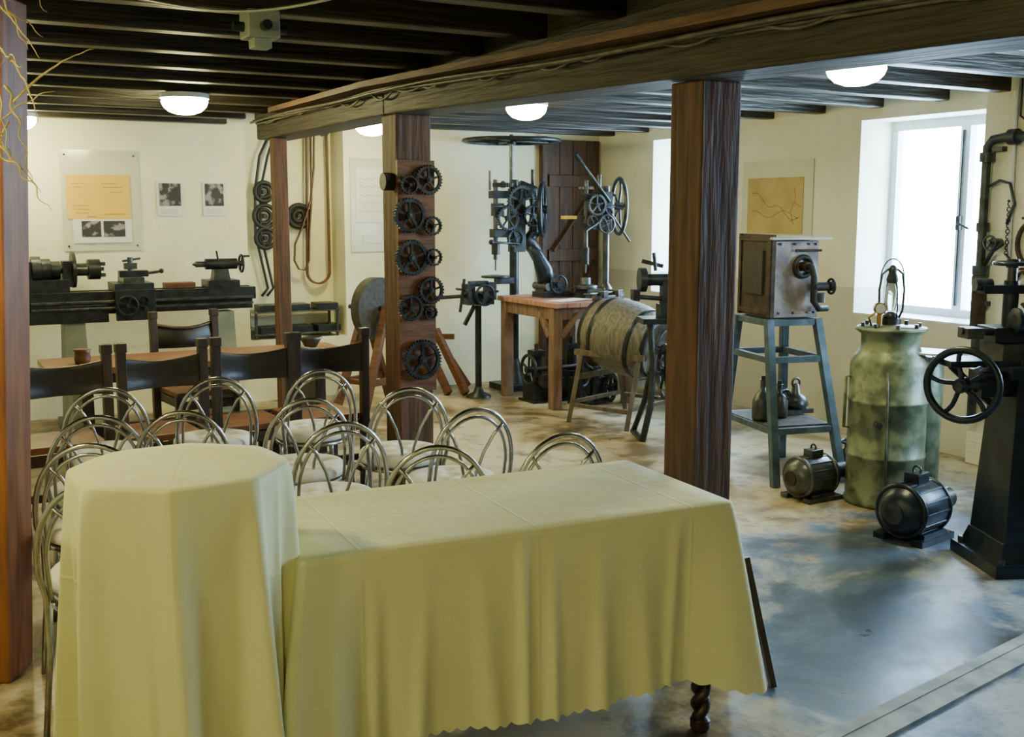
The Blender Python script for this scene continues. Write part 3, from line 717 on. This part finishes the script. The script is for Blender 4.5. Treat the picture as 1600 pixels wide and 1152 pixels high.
# barrel on trestle
b=MB(); ax=Vector((.72,-.62,-.2)).normalized(); c=Vector((0,0,.68)); Lb=.33
def br(t): return .235+.07*(1-t*t)
prof=[(.001,-Lb+.02),(br(-1)-.02,-Lb+.02),(br(-1)-.012,-Lb)]+[(br(-1+i/6),Lb*(-1+i/6)) for i in range(13)]+[(br(1)-.012,Lb),(br(1)-.02,Lb-.02),(.001,Lb-.02)]
b.lathes(prof,c,ax,0,36)
for t in(-.93,-.55,.55,.93):
    b.lathes([(br(t-.06)+.001,Lb*(t-.06)),(br(t)+.005,Lb*(t-.055)),(br(t)+.005,Lb*(t+.055)),(br(t+.06)+.001,Lb*(t+.06))],c,ax,1,36)
side=Vector((.62,.72,0)).normalized()
for e in(-.3,.3):
    q=Vector((.72,-.62,0))*e
    for s in(-1,1):
        b.bar((q.x+s*.40*side.x,q.y+s*.40*side.y,0),(q.x+s*.22*side.x,q.y+s*.22*side.y,.62),.05,.035,2)
    b.bar((q.x-.34*side.x,q.y-.34*side.y,.16),(q.x+.34*side.x,q.y+.34*side.y,.16),.03,.03,2)
    b.bar((q.x-.29*side.x,q.y-.29*side.y,.36),(q.x+.29*side.x,q.y+.29*side.y,.36),.035,.045,2)
for s in(-1,1):
    q=side*(.24*s); b.bar((q.x-.26,q.y+.22,.56),(q.x+.26,q.y-.22,.56),.045,.045,2)
    q=side*(.36*s); b.bar((q.x-.22,q.y+.19,.14),(q.x+.22,q.y-.19,.14),.03,.03,2)
b.wheel(c+ax*.40,ax,.2,.016,5,1,.035); b.cyl(c+ax*.3,c+ax*.44,.02,1)
b.done('barrel_churn_on_trestle',[wood_barrel,iron,wood_trestle],(.94,8.85,0))
# treadle grinder / vise stand
b=MB()
for s in(-1,1):
    b.tube([(s*.2,-.12,0),(s*.13,-.06,.25),(s*.1,0,.55),(s*.13,0,.88)],.025,0,8); b.tube([(s*.2,.22,0),(s*.14,.12,.25),(s*.1,.03,.55)],.022,0,8)
    b.bar((s*.2,-.12,.015),(s*.2,.22,.015),.04,.03,0)
b.box((0,0,.9),(.42,.26,.04),0); b.wheel((0,.04,.5),(1,0,.0),.2,.018,5,0)
b.cyl((-.14,.04,.5),(.14,.04,.5),.014,1)
b.box((0,0,.97),(.14,.16,.1),0); b.cyl((-.17,0,1.2),(.12,0,1.2),.045,0); b.box((0,0,1.1),(.1,.12,.18),0); b.cyl((-.22,0,1.2),(-.17,0,1.2),.09,0,n=24); b.wheel((.16,0,1.2),(1,0,0),.12,.014,4,0)
b.cyl((-.1,-.02,1.27),(-.12,-.04,1.4),.014,1); b.bar((-.2,0,1.34),(-.04,0,1.3),.03,.03,0); b.cyl((-.28,-.02,1.08),(-.02,-.02,1.06),.018,0); b.box((-.25,-.02,1.09),(.05,.12,.08),0)
b.done('treadle_grinder',[iron,iron2],(1.16,8.1,0),.1,.003)
b=MB(); b.cyl((-.045,0,.9),(.045,0,.9),.26,0,n=40); b.cyl((-.3,0,.9),(.3,0,.9),.02,1)
for s in(-1,1):
    b.bar((s*.16,-.36,0),(s*.12,0,.92),.06,.05,2); b.bar((s*.16,.36,0),(s*.12,0,.92),.06,.05,2); b.bar((s*.15,-.24,.3),(s*.15,.24,.3),.04,.05,2)
b.bar((-.17,-.22,.3),(.17,-.22,.3),.04,.04,2)
b.tube([(.3,0,.9),(.3,0,.78),(.38,0,.78)],.012,1,8)
b.done('grindstone',[M('grindstone_rock',(.07,.065,.055),.85,0,(.04,.036,.03),20,.4),iron,wood_brown],(-1.14,9.1,0),math.radians(-35))
b=MB()
for k in(0,.16): b.bar((-.34+k,-.28,.02),(-.64+k,.06,.58),.05,.07,0)
b.bar((-.62,.03,.52),(-.3,.03,.52),.05,.05,0); b.bar((-.18,.2,.02),(-.5,.04,.56),.06,.05,0)
b.done('wooden_sawhorse',[wood_brown],(-.25,10.3,0),.0)

# ---------------- forge hood on stand ----------------
b=MB()
T=1.03; tx,ty=.17,.2; bx,by=.25,.38
for sx in(-1,1):
    for sy in(-1,1):
        b.bar((sx*bx*(1.15 if sx>0 else .75),sy*by,0),(sx*tx,sy*ty,T),.05,.05,0)
def at(z,sx,sy): 
    t=z/T; return (sx*((bx*(1.15 if sx>0 else .75))*(1-t)+tx*t), sy*(by*(1-t)+ty*t), z)
for z in(T-.02,.78,.34):
    for (a,c) in(((-1,-1),(1,-1)),((1,-1),(1,1)),((1,1),(-1,1)),((-1,1),(-1,-1))): b.bar(at(z,*a),at(z,*c),.035,.04,0)
b.box((.02,0,.36),(.42,.56,.012),1)
b.box((.02,0,1.28),(.31,.38,.48),2,tp=.98); b.box((.03,0,1.535),(.42,.46,.018),6)
b.box((-.155,0,1.3),(.03,.42,.52),4); b.box((-.175,0,1.32),(.02,.24,.28),5)
for s in(-1,1): b.bar((-.165,s*.19,1.04),(-.165,s*.19,1.56),.03,.03,4)
b.bar((-.165,-.19,1.07),(-.165,.19,1.07),.03,.03,4); b.bar((-.165,-.19,1.53),(-.165,.19,1.53),.03,.03,4)
for x in(-.1,.0,.1,.15):
    for z in(1.07,1.5): b.sph((x,-.193,z),.008,3,8,6)
b.torus((.06,-.2,1.36),(0,1,0),.06,.016,5); b.cyl((.06,-.18,1.36),(.06,-.26,1.36),.03,1)
b.tube([(.06,-.26,1.36),(.06,-.3,1.36),(.08,-.3,1.3),(.08,-.3,1.15),(.13,-.28,1.1),(.2,-.26,1.1)],.022,5,8); b.cyl((.08,-.3,1.24),(.17,-.3,1.24),.028,5); b.wheel((.2,-.3,1.24),(1,0,0),.045,.008,4,5)
b.cyl((.13,-.28,1.14),(.13,-.28,1.2),.035,5)
b.wheel((.26,.05,1.34),(1,-.8,0),.11,.018,5,6,.03); b.cyl((.17,.05,1.34),(.29,.05,1.34),.015,1)
b.cyl((.0,-.205,1.46),(.18,-.205,1.46),.008,1)
b.done('forge_hood_on_stand',[bluegrey,iron_br,mauve,iron2,iron_br,rubber,cream_m],(1.715,7.02,0),math.radians(16),.004)
b=MB()
for x,y,s in((0,0,.9),(.13,.1,.75)):
    b.lathes([(.001,0),(.07*s,0),(.075*s,.02),(.075*s,.14*s),(.05*s,.19*s),(.022*s,.22*s),(.022*s,.28*s),(.03*s,.29*s),(.001,.292*s)],(x,y,0),m=0); b.cyl((x,y,.28*s),(x,y,.32*s),.015,1); b.torus((x+.06*s,y-.01,.2*s),(0,1,0),.035*s,.006,1,16,6)
b.done('grease_can',[iron2,iron],(1.62,6.92,.368))
b=MB(); b.box((0,0,.015),(.24,.14,.03)); b.lathes([(.001,0),(.08,0),(.09,.03),(.065,.08),(.03,.1),(.02,.16),(.001,.17)],(.02,0,.03)); b.cyl((-.11,0,.06),(.1,0,.06),.03); b.sph((-.11,0,.07),.045); b.torus((.02,0,.2),(0,1,0),.03,.008)
b.tube([(-.02,0,.1),(-.07,-.02,.16),(-.11,-.02,.14)],.012,0,8)
b.done('hand_pump',[iron2],(1.88,7.18,.368),.4)

def motor(name,loc,rz,s,m0,m1):
    b=MB(); 
    b.lathes([(.001,-.19),(.07,-.19),(.1,-.16),(.125,-.13),(.13,-.12),(.13,.1),(.12,.13),(.09,.16),(.03,.165),(.001,.165)],(0,0,.15),(1,0,0),0,28)
    for k in range(14):
        a=k*.4488; b.box((-.01,.128*math.cos(a),.15+.128*math.sin(a)),(.2,.012,.012),0,rx=a)
    b.torus((-.125,0,.15),(1,0,0),.125,.014,0); b.torus((.1,0,.15),(1,0,0),.125,.014,0)
    b.cyl((.16,0,.15),(.3,0,.15),.018,1); b.cyl((.2,0,.15),(.3,0,.15),.055,1)
    b.box((0,-.1,.015),(.3,.06,.03),0); b.box((0,.1,.015),(.3,.06,.03),0); b.box((0,0,.035),(.2,.22,.03),0)
    b.box((0,0,.3),(.1,.08,.05),0); b.torus((-.0,0,.335),(1,0,0),.02,.006,1); b.cyl((-.2,0,.15),(-.185,0,.15),.05,1)
    b.v=[(x*s,y*s,z*s) for x,y,z in b.v]
    b.done(name,[m0,m1],loc,rz,.003)
motor('electric_motor',(1.80,6.36,0),math.radians(30),.92,iron2,iron_br)
motor('electric_motor',(2.12,5.56,0),math.radians(40),1.08,iron_bl,iron2)
b=MB(); b.lathes([(.001,0),(.08,0),(.1,.02),(.1,.11),(.06,.17),(.035,.2),(.035,.26),(.001,.27)]); b.cyl((-.13,0,.08),(.13,0,.08),.04,0); b.torus((0,0,.24),(0,0,1),.06,.009,0); b.cyl((.13,0,.08),(.145,0,.08),.065,0); b.cyl((-.145,0,.08),(-.13,0,.08),.065,0)
b.done('valve_body',[iron2],(2.17,6.84,0),.5)

# ---------------- green tank ----------------
b=MB(); R=.22
b.lathes([(.001,0),(R,0),(R+.008,.01),(R+.008,.03),(R,.04),(R,.28),(R+.006,.285),(R+.006,.3),(R,.305),(R,.6),(R+.006,.605),(R+.006,.62),(R,.625),(R,.82),(R-.01,.86),(R-.045,.90),(R-.055,.93),(R-.055,1.0),(R-.035,1.01),(R-.035,1.04),(.001,1.05)],m=0,n=40)
b.torus((0,0,1.03),(0,0,1),R-.03,.012,0)
for k in range(8):
    a=k*.785; b.cyl(((R-.06)*math.cos(a),(R-.06)*math.sin(a),1.04),((R-.06)*math.cos(a),(R-.06)*math.sin(a),1.065),.012,1,n=8)
b.cyl((-.08,-.05,1.05),(-.08,-.05,1.13),.015,2); b.cyl((-.08,-.065,1.15),(-.08,-.03,1.15),.035,2,n=20)
b.cyl((-.08,-.067,1.15),(-.08,-.065,1.15),.028,3,n=20)
b.tube([(-.12,-.03,1.05),(-.14,-.05,1.1),(-.1,-.06,1.13)],.008,2,6)
b.tube([(-R-.0,-.02,.75),(-R-.03,-.03,.75),(-R-.03,-.03,.45),(-R,-.02,.45)],.01,0,8)
b.lathes([(.001,0),(.14,0),(.14,.8),(.1,.85),(.001,.86)],(.2,.12,0),m=0,n=32)
b.box((.2,.02,.895),(.34,.30,.012),3,ry=.06); b.cyl((-.1,-.19,.5),(-.1,-.25,.5),.02,1)
b.tube([(-.06,-.21,.8),(-.06,-.24,.7),(-.05,-.24,.1)],.008,0,6)
b.done('green_gas_tank',[green,iron2,brass,cream_m],(2.20,6.28,0),-.1)
b=MB()
b.cyl((0,0,0),(0,0,.035),.06,0,n=24); b.lathes([(.04,.035),(.045,.05),(.02,.07)],m=0); b.lathes([(.022,.08),(.036,.13),(.033,.2),(.022,.24)],m=1,n=20)
for s in(-1,1): b.tube([(s*.05,0,.02),(s*.08,0,.08),(s*.085,0,.2),(s*.07,0,.29),(s*.03,0,.32)],.007,0,8)
for s in(-1,1): b.tube([(0,s*.05,.02),(0,s*.06,.1),(0,s*.05,.22),(0,s*.02,.3)],.004,0,6)
b.lathes([(.03,.24),(.035,.26),(.022,.3),(.028,.32),(.012,.34),(.001,.345)],m=0,n=20)
b.tube([(.08*math.cos(t),0,.26+.12*math.sin(t)) for t in [math.pi*i/14 for i in range(15)]],.004,0,6)
gl=M('lantern_glass',(.8,.85,.85),.1); gl.node_tree.nodes['Principled BSDF'].inputs['Transmission Weight'].default_value=.95
b.done('hurricane_lantern',[iron,gl],(2.21,6.33,1.051),.3)

# ---------------- milling machine right ----------------
b=MB()
b.box((0,0,.03),(.46,.46,.06),0); b.box((0,0,.1),(.4,.4,.1),0,tp=.85)
b.box((0,0,.53),(.33,.34,.82),0,tp=.75)
b.lathes([(.001,0),(.05,0),(.05,.006),(.001,.006)],(-.0,-.172,.3),(0,-1,0),3,24); b.box((0,-.166,.22),(.1,.012,.16),3)
b.box((0,0,.96),(.36,.34,.06),0)
b.box((.05,.0,1.04),(.5,.22,.1),1); b.box((.12,.0,1.13),(.7,.18,.07),0)
b.cyl((-.12,0,1.0),(-.12,0,1.38),.035,0); b.cyl((-.12,0,1.35),(-.12,0,1.48),.022,1); b.box((-.1,0,1.34),(.34,.08,.04),0); b.cyl((-.3,0,1.36),(-.22,0,1.36),.03,1); b.wheel((-.12,0,1.46),(0,0,1),.08,.01,4,0)
b.cyl((.08,0,1.1),(.08,0,1.48),.03,1); b.box((.08,0,1.3),(.16,.14,.1),0); b.cyl((.02,0,1.44),(.18,0,1.52),.012,1); b.cyl((.14,0,1.4),(.2,-.02,1.5),.01,1)
b.box((.28,0,1.22),(.2,.16,.12),0); b.cyl((.05,-.1,1.2),(.5,-.1,1.22),.03,0); b.gear((.18,-.13,1.22),(0,-1,0),.08,.03,20,4,0)
b.cyl((-.38,-.05,1.15),(.1,-.05,1.13),.018,1); b.box((-.33,-.05,1.14),(.08,.1,.05),1); b.cyl((-.15,-.1,1.2),(.1,-.1,1.2),.03,1); b.lathes([(.001,0),(.06,0),(.06,.02),(.001,.02)],(-.15,-.1,1.2),(1,0,0),0,20)
b.wheel((-.38,-.1,.9),(-1,-1,0),.165,.018,5,0,.035,.3); b.cyl((-.42,-.14,.9),(-.1,0,.9),.022,1); b.box((-.2,-.02,.9),(.16,.14,.12),0); b.cyl((-.35,-.2,.99),(-.4,-.26,.99),.014,1)
b.box((-.28,-.02,1.0),(.34,.2,.03),0); b.bar((-.4,-.02,.98),(-.2,-.02,.8),.03,.03,0)
for k in(-1,1):
    for j in(-1,1): b.cyl((k*.19,j*.19,.06),(k*.19,j*.19,.085),.02,1,n=6)
b.done('milling_machine',[iron_bl,iron2,iron,rubber],(2.47,5.13,0),math.radians(4),.006)

# ---------------- pipes and hooks on the pier ----------------
b=MB()
b.tube([(-.19,-5.9,2.17),(-.19,-4.95,2.17),(-.19,-4.87,2.16),(-.19,-4.83,2.12),(-.19,-4.83,1.9),(-.19,-4.83,.9),(-.19,-4.83,.3)],.03,0,10)
for z,r_ in((2.05,.045),(1.6,.04),(1.32,.05),(1.25,.05)): b.cyl((-.19,-4.83,z-.03),(-.19,-4.83,z+.03),r_,0)
b.cyl((-.19,-5.05,2.17),(-.19,-4.99,2.17),.05,0); b.cyl((-.19,-5.2,2.17),(-.19,-5.16,2.17),.045,0); b.cyl((-.19,-4.83,1.3),(-.19,-4.83,.9),.045,1)
b.tube([(-.19,-4.86,1.35),(-.22,-4.94,1.45),(-.2,-5.0,1.5)],.014,0,8); b.box((-.165,-4.89,2.1),(.05,.1,.03),0); b.box((-.165,-4.83,1.1),(.05,.12,.03),0)
b.tube([(-.19,-4.85,1.86),(-.18,-4.93,1.9),(-.17,-5.0,1.88),(-.17,-5.04,1.75),(-.18,-5.0,1.62)],.01,0,6)
b.tube([(-.155,-5.0,2.6),(-.155,-5.0,2.2),(-.155,-5.02,1.2)],.012,2,6)
b.tube([(-.155,-5.03,2.6),(-.155,-5.03,2.3),(-.155,-5.12,2.24)],.008,0,6)
b.cyl((-.14,-4.93,1.5),(-.22,-4.93,1.5),.03,0); b.wheel((-.24,-4.93,1.5),(1,0,0),.045,.007,4,0,.012)
room(b,'wall_steam_pipe',[greypipe,iron_br,white_p])
b=MB()
def chain(y,z0,n,m=0):
    for k in range(n): b.torus((-.165,y,z0-k*.035),(1,0,0) if k%2 else (.0,1,0),.014,.004,m,12,5)
chain(-5.0,1.75,10); 
b.tube([(-.17,-5.0,1.43),(-.17,-5.05,1.38),(-.17,-5.07,1.3),(-.17,-5.02,1.26)],.008,0,6); b.cyl((-.14,-5.0,1.77),(-.18,-5.0,1.77),.006,0)
b.tube([(-.17,-5.17-.09*math.cos(t),1.5+.13*math.sin(t)) for t in [.9+ i*.28 for i in range(20)]],.016,0,8)
b.tube([(-.17,-5.13-.05*math.cos(t),1.22+.1*math.sin(t)) for t in [.3+ i*.25 for i in range(16)]],.012,0,8)
for y,z in((-5.12,1.66),(-5.12,1.34),(-5.17,1.12)): b.cyl((-.14,y,z),(-.19,y,z),.008,0)
b.tube([(-.17,-5.14,1.12),(-.17,-5.22,1.05),(-.17,-5.2,.92),(-.17,-5.12,.88)],.012,0,8)
room(b,'hanging_iron_hooks',[iron_br])

b=MB(); b.tube([(0,0,.12),(0,0,.05),(.02,0,.01),(.08,0,0),(.2,0,0)],.022,0,8); b.cyl((.06,0,0),(.1,0,0),.034,0)
b.done('ceiling_pipe',[iron],(.13,4.95,2.5),A)

b=MB(); b.bar((0,0,0),(-.09,.1,.45),.05,.02,0); b.done('leaning_board',[wood_dark],(.94,3.72,.006),0)
b=MB(); L_=6
b.b2(-1.5,L_,-.07,-.02,0,.012,0); b.b2(-1.5,L_,.02,.07,0,.012,0); b.b2(-1.5,L_,-.02,.02,0,.008,0)
b.done('trim_floor_rail',[M('rail_concrete',(.42,.44,.43),.6,0,(.2,.22,.23),8,.2),iron_br],(1.13,3.35,0),math.radians(39))

# ---------------- world, camera ----------------
w=bpy.data.worlds.new('World'); bpy.context.scene.world=w; w.use_nodes=True
bg=w.node_tree.nodes['Background']; bg.inputs[0].default_value=(.50,.74,1,1); bg.inputs[1].default_value=46
cam=bpy.data.cameras.new('camera'); co=bpy.data.objects.new('camera',cam); bpy.context.scene.collection.objects.link(co)
cam.sensor_width=36; cam.lens=38.25; co.location=(0,0,1.7); co.rotation_euler=(math.radians(90-8.2),0,0)
cam.clip_start=.05
bpy.context.scene.camera=co
